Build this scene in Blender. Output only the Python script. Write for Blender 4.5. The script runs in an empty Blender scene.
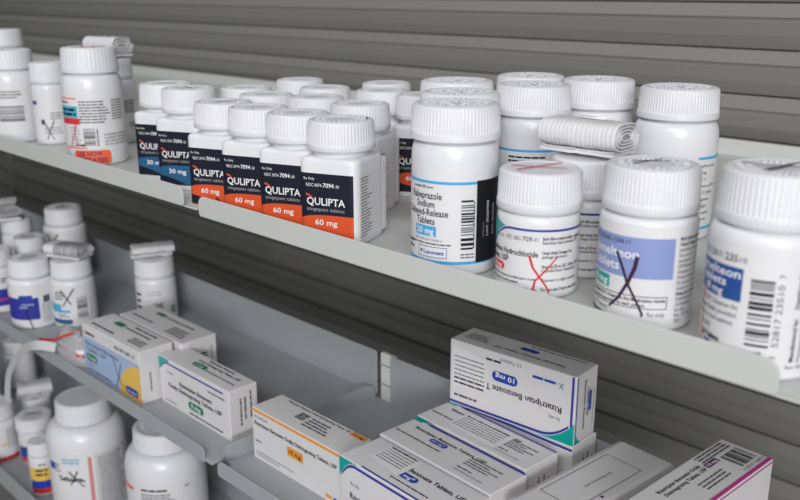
import bpy, math, random
from mathutils import Vector, Matrix
PI = math.pi
S = bpy.context.scene
COL = S.collection
MM = 0.001

# ------------------------------------------------------------------ materials
def mat(name, col, rough=0.5, metal=0.0, var=0.04, scale=40.0, spec=0.5, trans=0.0, alpha=1.0, bump=0.0, coat=0.0):
    m = bpy.data.materials.new(name); m.use_nodes = True
    nt = m.node_tree; b = nt.nodes['Principled BSDF']
    tc = nt.nodes.new('ShaderNodeTexCoord')
    nz = nt.nodes.new('ShaderNodeTexNoise'); nz.inputs['Scale'].default_value = scale
    nz.inputs['Detail'].default_value = 3.0
    nt.links.new(tc.outputs['Object'], nz.inputs['Vector'])
    mx = nt.nodes.new('ShaderNodeMix'); mx.data_type = 'RGBA'
    lo = [c * (1 - var) for c in col] + [1]; hi = [min(1, c * (1 + var)) for c in col] + [1]
    mx.inputs[6].default_value = lo; mx.inputs[7].default_value = hi
    nt.links.new(nz.outputs['Fac'], mx.inputs[0])
    nt.links.new(mx.outputs[2], b.inputs['Base Color'])
    b.inputs['Roughness'].default_value = rough
    b.inputs['Metallic'].default_value = metal
    b.inputs['Specular IOR Level'].default_value = spec
    b.inputs['Transmission Weight'].default_value = trans
    b.inputs['Alpha'].default_value = alpha
    b.inputs['Coat Weight'].default_value = coat
    if bump:
        bp = nt.nodes.new('ShaderNodeBump'); bp.inputs['Strength'].default_value = bump
        bp.inputs['Distance'].default_value = 0.0005
        n2 = nt.nodes.new('ShaderNodeTexNoise'); n2.inputs['Scale'].default_value = 900
        nt.links.new(tc.outputs['Object'], n2.inputs['Vector'])
        nt.links.new(n2.outputs['Fac'], bp.inputs['Height'])
        nt.links.new(bp.outputs['Normal'], b.inputs['Normal'])
    return m

M = dict(
    hdpe=mat('white_plastic', (.71, .71, .735), .30, var=.015),
    cap=mat('cap_plastic', (.69, .69, .715), .42, var=.015),
    emb=mat('cap_embossing', (.66, .66, .68), .5, var=.02),
    paper=mat('label_paper', (.70, .695, .70), .40, var=.01),
    carton=mat('carton_board', (.66, .645, .65), .45, var=.015),
    cartonend=mat('carton_board_end', (.64, .62, .62), .5, var=.02),
    leaf=mat('leaflet_paper', (.70, .69, .70), .75, var=.04, scale=300),
    leafgrey=mat('print_and_gap_grey', (.30, .29, .30), .8),
    leafdark=mat('leaflet_gap_dark', (.22, .22, .23), .8),
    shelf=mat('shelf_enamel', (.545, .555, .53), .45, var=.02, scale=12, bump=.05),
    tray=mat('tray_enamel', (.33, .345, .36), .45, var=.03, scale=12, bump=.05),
    wall=mat('louvre_enamel', (.195, .191, .175), .5, var=.01, scale=6),
    post=mat('post_enamel', (.60, .62, .59), .5),
    black=mat('ink_black', (.010, .010, .012), .55, spec=.25),
    soft=mat('ink_grey', (.085, .085, .09), .5),
    pale=mat('ink_pale_grey', (.34, .34, .35), .5),
    navy=mat('label_navy_black', (.010, .012, .024), .55, spec=.25),
    orange=mat('label_orange', (.64, .085, .025), .45, spec=.3),
    qblue=mat('label_steel_blue', (.022, .105, .21), .45, spec=.3),
    sky=mat('band_sky_blue', (.06, .36, .68), .4),
    royal=mat('print_royal_blue', (.015, .05, .36), .4),
    dblue=mat('print_deep_blue', (.03, .035, .30), .4),
    mblue=mat('panel_mid_blue', (.02, .075, .29), .4),
    peri=mat('panel_periwinkle', (.24, .30, .56), .4),
    teal=mat('print_teal', (.0, .33, .30), .4),
    green=mat('print_green', (.02, .20, .09), .4),
    lblue=mat('panel_light_blue', (.36, .46, .66), .45),
    yellow=mat('panel_yellow', (.76, .50, .10), .45),
    oband=mat('print_amber', (.78, .30, .03), .45),
    pink=mat('print_magenta', (.50, .035, .24), .45),
    plum=mat('print_plum', (.09, .015, .10), .45),
    side_pink=mat('print_faded_red', (.62, .22, .22), .45),
    red=mat('print_red', (.66, .03, .03), .45),
    redpen=mat('red_marker', (.60, .02, .035), .5),
    blackpen=mat('black_marker', (.012, .010, .016), .4),
    purplepen=mat('violet_black_marker', (.035, .010, .05), .4),
    white=mat('ink_white', (.80, .80, .80), .45),
    cyan=mat('panel_cyan', (.07, .38, .52), .4),
    sticker=mat('sticker_red_orange', (.80, .12, .04), .5),
    clear=mat('clear_film', (.85, .84, .85), .12, trans=.55, var=.02, alpha=.7),
    strap=mat('strap_white', (.50, .50, .51), .4),
    addedwall=mat('added_wall_dark', (.12, .12, .115), .6, scale=3),
    floor=mat('floor_vinyl', (.33, .33, .32), .5, scale=3),
)

# ------------------------------------------------------------------ mesh helpers
class MB:
    def __init__(s): s.v = []; s.f = []
    def vert(s, p): s.v.append(tuple(p)); return len(s.v) - 1
    def quad(s, a, b, c, d):
        i = len(s.v); s.v += [tuple(a), tuple(b), tuple(c), tuple(d)]; s.f.append((i, i+1, i+2, i+3))
    def grid(s, rows, wrap=False):
        n = len(rows[0]); base = len(s.v)
        for r in rows: s.v += [tuple(p) for p in r]
        for i in range(len(rows) - 1):
            for j in range(n if wrap else n - 1):
                k = (j + 1) % n
                s.f.append((base+i*n+j, base+i*n+k, base+(i+1)*n+k, base+(i+1)*n+j))
        return base, n
    def fan(s, ring):
        s.f.append(tuple(ring))
    def box(s, x0, y0, z0, x1, y1, z1):
        i = len(s.v)
        s.v += [(x0,y0,z0),(x1,y0,z0),(x1,y1,z0),(x0,y1,z0),(x0,y0,z1),(x1,y0,z1),(x1,y1,z1),(x0,y1,z1)]
        s.f += [(i,i+3,i+2,i+1),(i+4,i+5,i+6,i+7),(i,i+1,i+5,i+4),(i+1,i+2,i+6,i+5),(i+2,i+3,i+7,i+6),(i+3,i,i+4,i+7)]

def obj(name, mb, m, parent=None, smooth=0, bevel=0, seg=2):
    me = bpy.data.meshes.new(name); me.from_pydata(mb.v, [], mb.f); me.update()
    me.materials.append(m)
    if smooth:
        me.polygons.foreach_set('use_smooth', [True] * len(me.polygons))
        me.set_sharp_from_angle(angle=math.radians(smooth))
    o = bpy.data.objects.new(name, me); COL.objects.link(o)
    if parent is not None: o.parent = parent
    if bevel:
        b = o.modifiers.new('bevel', 'BEVEL'); b.width = bevel; b.segments = seg; b.limit_method = 'ANGLE'
    return o

def thing(name, label, cat, loc=(0,0,0), rot=0, group=None):
    o = bpy.data.objects.new(name, None); COL.objects.link(o); o.empty_display_size = .01
    o.location = loc; o.rotation_euler = (0, 0, rot)
    o['label'] = label; o['category'] = cat
    if group: o['group'] = group
    return o

def dup(root, loc, rot, label, group=None):
    r = root.copy(); COL.objects.link(r); r.location = loc; r.rotation_euler = (0, 0, rot)
    r['label'] = label
    if group: r['group'] = group
    for ch in list(root.children):
        c = ch.copy(); COL.objects.link(c); c.parent = r
        for g in list(ch.children):
            d = g.copy(); COL.objects.link(d); d.parent = c
    return r

# ------------------------------------------------------------------ text
_cache = {}
def glyphs(s, bold):
    key = (s, bold)
    if key in _cache: return _cache[key]
    cu = bpy.data.curves.new('lettering', 'FONT'); cu.body = s; cu.size = 1.0
    cu.resolution_u = 2; cu.offset = bold
    o = bpy.data.objects.new('lettering', cu)
    me = o.to_mesh()
    vs = [(v.co.x, v.co.y) for v in me.vertices]
    fs = [tuple(p.vertices) for p in me.polygons]
    o.to_mesh_clear(); bpy.data.objects.remove(o); bpy.data.curves.remove(cu)
    _cache[key] = (vs, fs)
    return vs, fs
CAPH = max(p[1] for p in glyphs('H', 0.0)[0])

# ------------------------------------------------------------------ printable surfaces (mm)
class Cyl:
    curved = True
    def __init__(s, R): s.R = R
    def p(s, u, v, off):
        a = u / s.R; r = s.R + off
        return (r*math.sin(a)*MM, -r*math.cos(a)*MM, v*MM)
class Sq:
    curved = True
    def __init__(s, h, r): s.h = h; s.r = r; s.flat = h - r; s.arc = r*PI/2; s.side = 2*s.flat + s.arc
    def p(s, u, v, off):
        k = round(u / s.side); t = u - k*s.side
        # t in [-side/2, side/2]; corner arcs centred at +-side/2
        if abs(t) <= s.flat: x, y = t, -(s.h + off)
        else:
            g = 1 if t > 0 else -1
            a = (abs(t) - s.flat) / s.r
            x = g*(s.flat + (s.r + off)*math.sin(a)); y = -(s.flat + (s.r + off)*math.cos(a))
        c, n = math.cos(k*PI/2), math.sin(k*PI/2)
        return ((x*c - y*n)*MM, (x*n + y*c)*MM, v*MM)
class Plane:
    curved = False
    def __init__(s, o, u, v, n): s.o = Vector(o); s.u = Vector(u); s.v = Vector(v); s.n = Vector(n)
    def p(s, u, v, off): return tuple((s.o + s.u*u + s.v*v + s.n*off) * MM)

class Print:
    def __init__(s, surf, parent, base=0.10):
        s.s = surf; s.parent = parent; s.L = {}; s.base = base
    def mb(s, part, m): return s.L.setdefault((part, m), MB())
    def off(s, lvl): return s.base + .09*lvl
    def area(s, part, m, us, lo, hi, lvl=1):
        b = s.mb(part, m); o = s.off(lvl)
        r0 = [s.s.p(u, lo(u), o) for u in us]; r1 = [s.s.p(u, hi(u), o) for u in us]
        b.grid([r0, r1])
    def rect(s, part, m, u0, v0, u1, v1, lvl=1):
        n = max(1, int(abs(u1-u0)/1.2)) if s.s.curved else 1
        us = [u0 + (u1-u0)*i/n for i in range(n+1)]
        s.area(part, m, us, lambda u: v0, lambda u: v1, lvl)
    def pill(s, part, m, u0, v0, u1, v1, lvl=1):
        r = (v1-v0)/2; vc = (v0+v1)/2
        us = [u0 + r - r*math.cos(PI/2*i/5) for i in range(6)]
        n = max(1, int((u1-u0-2*r)/1.2))
        us += [u0 + r + (u1-u0-2*r)*i/n for i in range(1, n)]
        us += [u1 - r + r*math.sin(PI/2*i/5) for i in range(6)]
        def h(u):
            d = max(0, (u0+r) - u, u - (u1-r)); return math.sqrt(max(0, r*r - d*d))
        s.area(part, m, us, lambda u: vc-h(u), lambda u: vc+h(u), lvl)
    def frame(s, part, m, u0, v0, u1, v1, w=.25, lvl=2):
        s.rect(part, m, u0, v0, u1, v0+w, lvl); s.rect(part, m, u0, v1-w, u1, v1, lvl)
        s.rect(part, m, u0, v0, u0+w, v1, lvl); s.rect(part, m, u1-w, v0, u1, v1, lvl)
    def text(s, part, m, t, u, v, h, w=None, al='L', rot=0, bold=0.0, lvl=2, shear=0.0):
        vs, fs = glyphs(t, bold)
        x0 = min(p[0] for p in vs); x1 = max(p[0] for p in vs)
        k = h / CAPH; kx = k if w is None else w/(x1-x0)
        W = (x1-x0)*kx
        dx = {'L': 0, 'C': -W/2, 'R': -W}[al]
        c, n = math.cos(math.radians(rot)), math.sin(math.radians(rot))
        b = s.mb(part, m); i = len(b.v); o = s.off(lvl)
        for (x, y) in vs:
            X = (x-x0)*kx + dx + shear*y*k; Y = y*k
            b.v.append(s.s.p(u + X*c - Y*n, v + X*n + Y*c, o))
        b.f += [tuple(i+q for q in f) for f in fs]
    def dash(s, part, m, u0, v, u1, h=.5, seed=1, rot=0, lvl=2):
        """unreadably small print: a line of word-length strokes"""
        rg = random.Random(seed); L = abs(u1-u0); x = 0.0
        while x < L - .3:
            w = min(rg.uniform(.5, 2.6)*max(h, .35)/.5, L - x)
            if rot == 0: s.rect(part, m, u0+x, v, u0+x+w, v+h, lvl)
            else: s.rect(part, m, u0, v+x, u0+h, v+x+w, lvl)
            x += w + .4*h + .15
    def block(s, part, m, u0, v0, u1, dv, n, h=.45, seed=1, ragged=.3, lvl=2):
        rg = random.Random(seed)
        for i in range(n):
            s.dash(part, m, u0, v0 - i*dv, u1 - rg.random()*ragged*(u1-u0), h, seed*31+i, 0, lvl)
    def bars(s, part, m, u0, v0, u1, v1, n=24, along='u', seed=3, lvl=2):
        rg = random.Random(seed); L = (u1-u0) if along == 'u' else (v1-v0); k = L/n/2.0; x = 0.0
        while x < L - k:
            w = k*rg.choice((1, 1, 1, 2, 2, 3))
            w = min(w, L-x)
            if along == 'u': s.rect(part, m, u0+x, v0, u0+x+w, v1, lvl)
            else: s.rect(part, m, u0, v0+x, u1, v0+x+w, lvl)
            x += w + k*rg.choice((1, 1, 2, 2, 3))
    def stroke(s, part, m, pts, w, lvl=4, w1=None):
        w1 = w if w1 is None else w1
        P = []
        for (a, b) in zip(pts[:-1], pts[1:]):
            n = max(2, int(math.hypot(b[0]-a[0], b[1]-a[1])/1.0))
            for i in range(n): P.append((a[0]+(b[0]-a[0])*i/n, a[1]+(b[1]-a[1])*i/n))
        P.append(pts[-1]); o = s.off(lvl); A = []; B = []
        for i, p in enumerate(P):
            q = P[min(i+1, len(P)-1)]; r = P[max(i-1, 0)]
            d = Vector((q[0]-r[0], q[1]-r[1])); d.normalize()
            ww = (w + (w1-w)*i/(len(P)-1))/2
            A.append(s.s.p(p[0]-d.y*ww, p[1]+d.x*ww, o)); B.append(s.s.p(p[0]+d.y*ww, p[1]-d.x*ww, o))
        s.mb(part, m).grid([A, B])
    def cross(s, part, m, a, b, c, d, w=.8, lvl=4):
        s.stroke(part, m, [a, b], w, lvl, w*.7); s.stroke(part, m, [c, d], w, lvl+.4, w*.7)
    def done(s):
        out = []
        for (part, m), b in s.L.items():
            if b.f: out.append(obj(part, b, M[m], s.parent))
        s.L = {}
        return out

# ------------------------------------------------------------------ bottles
def lathe(prof, n=56, close_top=True, close_bot=True):
    b = MB(); rows = []
    for (r, z) in prof:
        rows.append([(r*math.cos(2*PI*i/n)*MM, r*math.sin(2*PI*i/n)*MM, z*MM) for i in range(n)])
    base, _ = b.grid(rows, wrap=True)
    if close_bot: b.fan([base+i for i in range(n)][::-1])
    if close_top: b.fan([base+(len(prof)-1)*n+i for i in range(n)])
    return b

_caps = {}
def cap_meshes(R, z0, z1, ribs, mark):
    key = (R, z0, z1, ribs, mark)
    if key in _caps: return _caps[key]
    H = z1 - z0; n = ribs*4; b = MB(); rows = []
    skirt = z0 + H*.20
    prof = [(R*.90, z0, 0), (R*.985, z0, 0), (R, z0+.5, 0), (R, skirt, 0), (R*.985, skirt+.6, 1),
            (R*.965, z1-2.2, 1), (R*.95, z1-1.0, .4), (R*.91, z1-.25, 0), (R*.86, z1, 0), (R*.80, z1, 0), (R*.78, z1-.35, 0), (R*.3, z1-.35, 0)]
    for (r, z, g) in prof:
        row = []
        for i in range(n):
            d = (0, .0, -.32, -.32)[i % 4] * g
            a = 2*PI*i/n
            row.append(((r+d)*math.cos(a)*MM, (r+d)*math.sin(a)*MM, z*MM))
        rows.append(row)
    base, _ = b.grid(rows, wrap=True)
    b.fan([base+(len(prof)-1)*n+i for i in range(n)]); b.fan([base+i for i in range(n)][::-1])
    e = MB(); rg = random.Random(int(R*100)+mark)
    def ringmarks(r0, r1, step, gap):
        a = 0
        while a < 2*PI - step:
            w = step*rg.uniform(.4, .9); z = z1 - .35
            pts = []
            for (r, t) in ((r0, a), (r1, a), (r1, a+w), (r0, a+w)): pts.append((r*math.cos(t)*MM, r*math.sin(t)*MM))
            i = len(e.v); e.v += [(p[0], p[1], z*MM) for p in pts] + [(p[0], p[1], (z+.4)*MM) for p in pts]
            e.f += [(i+4, i+5, i+6, i+7), (i, i+1, i+5, i+4), (i+1, i+2, i+6, i+5), (i+2, i+3, i+7, i+6), (i+3, i, i+4, i+7)]
            a += w + gap
    if mark:
        ringmarks(R*.60, R*.72, .16, .07); ringmarks(R*.46, R*.55, .22, .10)
    if mark > 1: ringmarks(R*.18, R*.36, .5, .35)
    _caps[key] = (b, e); return _caps[key]

def bottle(name, label, cat, loc, face, R, H, capR, capH, z_sh, group=None, square=None, mark=2, ribs=40, paper=None, neck=.80):
    """R, H, capR, capH in mm; z_sh = height where the shoulder starts; face = world angle (deg) the label centre looks to"""
    t = thing(name, label, cat, loc, math.radians(face + 90), group)
    z0 = H - capH; rn = capR*neck
    if square:
        h, r = square; sq = Sq(h, r); N = 72; L = 4*sq.side
        bm = MB(); rows = []
        def ring(sc, z):
            row = []
            for i in range(N):
                x, y, _ = sq.p(-sq.side/2 + L*i/N, 0, 0); row.append((x*sc, y*sc, z*MM))
            return row
        def circ(rr, z):
            row = []
            for i in range(N):
                x, y, _ = sq.p(-sq.side/2 + L*i/N, 0, 0); a = math.atan2(y, x); row.append((rr*math.cos(a)*MM, rr*math.sin(a)*MM, z*MM))
            return row
        rows = [ring(.95, 0), ring(.985, .5), ring(1, 1.8), ring(1, z_sh-2.5), ring(.985, z_sh-1), ring(.94, z_sh), circ(rn, z_sh+.9), circ(rn, z0+2)]
        base, _ = bm.grid(rows, wrap=True); bm.fan([base+i for i in range(N)][::-1]); bm.fan([base+7*N+i for i in range(N)])
        surf = sq
    else:
        prof = [(R-2.2, 0), (R-.8, .5), (R, 2.0), (R, z_sh)]
        zt = z0 - 1.2
        for i in range(1, 8):
            a = PI/2*i/7
            prof.append((rn + (R-rn)*math.cos(a)**.8 if i < 7 else rn, z_sh + (zt - z_sh)*math.sin(a)))
        prof += [(rn, z0+2)]
        bm = lathe(prof); surf = Cyl(R)
    obj('body', bm, M['hdpe'], t, smooth=50)
    cb, ce = cap_meshes(capR, z0, H, ribs, mark)
    c = obj('cap', cb, M['cap'], t, smooth=32)
    if ce.f: obj('embossing', ce, M['emb'], c)
    lab = None
    if paper:
        u0, v0, u1, v1 = paper; b = MB(); n = max(8, int((u1-u0)/1.2))
        us = [u0+(u1-u0)*i/n for i in range(n+1)]
        b.grid([[surf.p(u, v0, .08) for u in us], [surf.p(u, v1, .08) for u in us]])
        lab = obj('label', b, M['paper'], t, smooth=40)
    return t, surf, lab, c

def top_print(cap, H):
    """pen marks on a cap top; local mm, +v away from the label side"""
    return Print(Plane((0, 0, H), (1, 0, 0), (0, 1, 0), (0, 0, 1)), cap, .12)

def camdeg(x, y): return math.degrees(math.atan2(-y, -x))

# ------------------------------------------------------------------ setting
def louvre(name, x0, x1, z_ref, z0, z1, y):
    P = .03864
    prof = [(0, .0085), (.0001, .0200), (.0012, .0200), (.0013, .0060), (.0125, .0000), (.0136, .0020), (.0150, .0022), (.0165, .0008), (.0280, .0036), (.0370, .0078)]
    pts = []
    k = int((z1 - z_ref)/P) + 1; z = z_ref + k*P
    while z > z0:
        for (u, d) in prof: pts.append((y + d, z - u))
        z -= P
    b = MB()
    b.grid([[(x0, p[0], p[1]) for p in pts], [(x1, p[0], p[1]) for p in pts]])
    # solid back
    ys = y + .024
    b.quad((x0, ys, pts[0][1]), (x1, ys, pts[0][1]), (x1, ys, pts[-1][1]), (x0, ys, pts[-1][1]))
    b.quad((x0, pts[0][0], pts[0][1]), (x1, pts[0][0], pts[0][1]), (x1, ys, pts[0][1]), (x0, ys, pts[0][1]))
    o = obj(name, b, M['wall']); o['kind'] = 'structure'; return o
WY = .7547
louvre('wall_back', -1.975, .75, .0525, -.95, .55, WY)
louvre('wall_back_left', -3.6, -1.979, .0560, -.95, .55, WY)
b = MB(); b.box(-1.984, WY+.001, -.95, -1.970, WY+.022, .55)
o = obj('trim_1', b, M['wall']); o['kind'] = 'structure'
b = MB(); b.box(-4, -2.5, -1.0, 1.5, 1.2, -.95)
o = obj('floor', b, M['floor']); o['kind'] = 'structure'
b = MB(); b.box(-4.1, -2.5, -.95, -4.0, 1.2, 1.9)
o = obj('added_wall_left', b, M['addedwall']); o['kind'] = 'structure'  # unseen dark wall, added to cut ambient light and reflections from the left

def shelf(name, label, x0, x1, z, yf, yb, liph, backh, m, lip0, lip1, flange_l=0, flange_r=0, deck_t=.003, corner=.006, back_in=0, back_out=0, lip_b=None, notch=0):
    t = thing(name, label, 'shelf', ((x0+x1)/2, yf, z))
    ox, oy, oz = (x0+x1)/2, yf, z
    def mk(nm, b, bev=.0006):
        b.v = [(p[0]-ox, p[1]-oy, p[2]-oz) for p in b.v]; return obj(nm, b, M[m], t, bevel=bev)
    ya = yf + .0012
    op = [(x0, ya+.0125), (lip0, ya+.0125), (lip0, ya), (x1, ya), (x1, yb), (x0, yb)] if notch else [(x0, ya), (x1, ya), (x1, yb), (x0, yb)]
    b = MB(); n = len(op); b.v = [(p[0], p[1], z-deck_t) for p in op] + [(p[0], p[1], z) for p in op]
    b.f = [tuple(range(n))[::-1], tuple(range(n, 2*n))] + [(k, (k+1) % n, n+(k+1) % n, n+k) for k in range(n)]
    mk('deck', b)
    # front lip with rounded top corners, as a real sheet
    def plate(pts3, thick):
        b = MB(); n = len(pts3); i = len(b.v)
        b.v += pts3 + [tuple(Vector(p)+Vector(thick)) for p in pts3]
        b.f += [tuple(range(n))[::-1], tuple(range(n, 2*n))]
        for k in range(n): b.f.append((k, (k+1) % n, n+(k+1) % n, n+k))
        return b
    def outline(a0, a1, h0, h1, r, r_both=True):
        pts = [(a0, h0+.0015), (a0+.0015, h0), (a1-.0015, h0), (a1, h0+.0015)]
        for i in range(7):
            t_ = PI/2*i/6; pts.append((a1-r+r*math.cos(t_), h1-r+r*math.sin(t_)))
        for i in range(7):
            t_ = PI/2*i/6; pts.append((a0+r-r*math.sin(t_), h1-r+r*math.cos(t_)))
        return pts
    mk('front_lip', plate([(a, yf, h) for a, h in outline(lip0, lip1, z-deck_t-.0005 if lip_b is None else z+lip_b, z+liph, corner)], (0, .0012, 0)), .0003)
    mk('back_upstand', plate([(a, yb-.001, h) for a, h in outline(x0+back_in, x1+back_out, z-.001, z+backh, .003)], (0, .0016, 0)), .0003)
    for fl, xx in ((flange_l, x0), (flange_r, x1-.0014)):
        if fl:
            mk('end_flange', plate([(xx, a, h) for a, h in outline(yf+.012, yb-.002, z-.001, z+fl, .009)], (.0014, 0, 0)), .0003)
    return t

shelf('steel_shelf', 'pale grey upper shelf section with rounded lip carrying the front rows of white bottles', -.4815, -.088, 0, .2995, .752, .0132, .0135, 'shelf', -.4805, -.1075, deck_t=.0010, lip_b=0.0)
shelf('steel_shelf', 'pale grey upper shelf section at left, its lip ending beside the blue-banded bottles', -2.05, -.4830, .004, .298, .752, .0128, .0135, 'shelf', -2.04, -.4965, deck_t=.0010, lip_b=-.0002)
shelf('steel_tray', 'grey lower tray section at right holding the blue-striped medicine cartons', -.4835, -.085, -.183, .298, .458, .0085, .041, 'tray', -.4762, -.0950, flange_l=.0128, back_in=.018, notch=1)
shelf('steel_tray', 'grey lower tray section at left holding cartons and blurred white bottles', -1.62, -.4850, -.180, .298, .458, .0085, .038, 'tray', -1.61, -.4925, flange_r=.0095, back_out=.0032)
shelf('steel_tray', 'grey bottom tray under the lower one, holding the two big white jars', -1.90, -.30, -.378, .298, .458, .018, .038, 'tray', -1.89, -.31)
# upright post behind the gap between the two lower trays
t = thing('shelf_post', 'pale slotted upright showing through the gap between the two lower trays', 'post', (-.4700, .4600, -.95))
b = MB(); b.box(-.0100, 0, 0, .0060, .004, .8065); obj('upright', b, M['post'], t, bevel=.0008)
for zz in (.779, .796):
    b = MB(); b.box(-.0100, -.0006, zz, .0060, .0004, zz+.0012); obj('slot', b, M['leafgrey'], t)

# ------------------------------------------------------------------ square migraine bottles
QL = 34.0
def q_bottle(label, loc, band, strength, group, face=-68):
    t, s, lab, c = bottle('square_pill_bottle', label, 'bottle', loc, face, 18, 70.0, 19.6, 16.4, 49.6, group, square=(18.4, 4.8), mark=1, ribs=60, paper=(-19.5, 3.6, 56, 41.6))
    p = Print(s, lab)
    b = MB(); b.box(-.0150, .0186, .0015, .0170, .0255, .0455)
    obj('folded_outsert', b, M['leaf'], t, bevel=.0012)
    us = [-18.6 + 35.4*i/24 for i in range(25)]
    p.rect('front_panel', 'navy', -18.2, 3.8, 16.0, 41.4, .6)
    us = [-18.2 + 34.2*i/30 for i in range(31)]
    f = lambda u: (u+18.2)/34.2
    hi = lambda u: 14.4 + 3.5*(1-math.exp(-6*f(u)))
    lo = lambda u: max(3.8, 10.4 - 11.5*max(0, f(u)-.05)**1.5)
    p.area('colour_band', band, us, lo, hi, 1.2)
    p.text('lettering', 'white', 'QULIPTA', -13.0, 23.4, 4.1, 24.0, bold=.014)
    p.text('lettering', 'pale', 'atogepant tablets', -13.0, 20.0, 2.0, 23.5, bold=.0)
    p.text('lettering', 'white', 'Rx Only', -14.6, 37.6, 1.4)
    p.text('lettering', 'white', 'NDC 0074-', -13.2, 33.8, 1.8, 10.2); p.text('lettering', 'white', '7094', -2.6, 33.7, 2.4, 6.8, bold=.016); p.text('lettering', 'white', '-30', 4.6, 33.8, 1.7, 2.8)
    p.text('strength_text', 'white', strength, -8.0, 12.0, 3.1, 14.0, bold=.014, lvl=3)
    p.stroke('accent_stroke', 'orange', [(-13.2, 29.4), (-10.8, 28.6), (-8.4, 26.4)], 1.2, w1=.5)
    p.block('side_text', 'black', 20.8, 39.0, 36, 1.75, 20, .5, 5, .5)
    for i in range(4): p.dash('side_text', 'soft', -25.0+1.4*i, 6, -25.0+1.4*i+30, .6, 40+i, rot=90)
    p.done()
    return t
g30 = 'blue-banded square bottles'; g60 = 'orange-banded square bottles'
fr = 'square white bottle with orange 60 mg band, '
q6 = q_bottle(fr+'front row, nearest the big blue-edged round bottle', (-0.3752, 0.3299, 0), 'orange', '60 mg', g60, -68)
q3 = None
def qd(x, y, label, z=0, src=None, grp=g60, face=-68):
    return dup(src or q6, (x, y, z), math.radians(face+90), label, grp)
q5 = qd(-.4144, .3304, fr+'second from the right in its front row', face=-69)
q4 = qd(-.4524, .3296, fr+'third from the right in its front row', face=-69)
q3 = qd(-.4907, .3295, fr+'leftmost one, black pen stroke on cap', face=-68)
q2 = q_bottle('square white bottle with blue 30 mg band, standing right beside the lip gap', (-.5455, .3386, .004), 'qblue', '30 mg', g30, -66)
q1 = dup(q2, (-.5862, .3446, .004), math.radians(24), 'small square white bottle with blue 30 mg band, leftmost of the square front row', g30)
bk = 'square white bottle behind the front row, '
qd(-0.4198, 0.3858, bk+'cap right behind the nearest orange-banded bottle')
qd(-0.4656, 0.4497, bk+'third from front in the rightmost line of caps', face=-66)
qd(-0.5006, 0.4883, bk+'rearmost cap of the rightmost line')
qd(-0.4254, 0.4513, 'square white bottle with a sliver of dark label showing left of the big blue-edged bottle', face=-60)
qd(-0.4687, 0.3901, bk+'second row, between the two nearest front caps')
qd(-0.5101, 0.4333, bk+'third row, half hidden by a second row cap')
qd(-0.5053, 0.3755, bk+'behind the third orange one from the right')
qd(-0.5518, 0.3916, bk+'second row, leftmost cap of that crowd')
qd(-0.5699, 0.4579, bk+'far rear cap standing highest in the middle')
def pen_on(t, H, strokes, m, w=.7):
    c = [k for k in t.children if k.name.startswith('cap')][0]
    p = top_print(c, H)
    for s_ in strokes: p.stroke('pen_mark', m, s_, w, 1)
    p.done()
pen_on(q3, 70.0, [[(-2, -6), (5, 1)], [(5, 1), (8, 9)]], 'blackpen', 1.0)
pen_on(q2, 70.0, [[(-11, -4), (8, 6)], [(-8, 7), (8, -8)]], 'blackpen', .6)
pen_on(q1, 70.0, [[(-3, -8), (9, 4)]], 'blackpen', .8)
pen_on(q6, 70.0, [[(12, 9), (14.5, 4)]], 'blackpen', .8)
for t, st in ((q1, [[(11, 24), (4, 14)], [(3, 22), (12, 2)]]), (q3, [[(7, 6), (4, 10), (3, 3)]])):
    l = [k for k in t.children if k.name.startswith('label')][0]
    p = Print(Sq(18.4, 4.8), l)
    for s_ in st: p.stroke('pen_mark', 'blackpen', s_, .8, 5)
    p.done()

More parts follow.
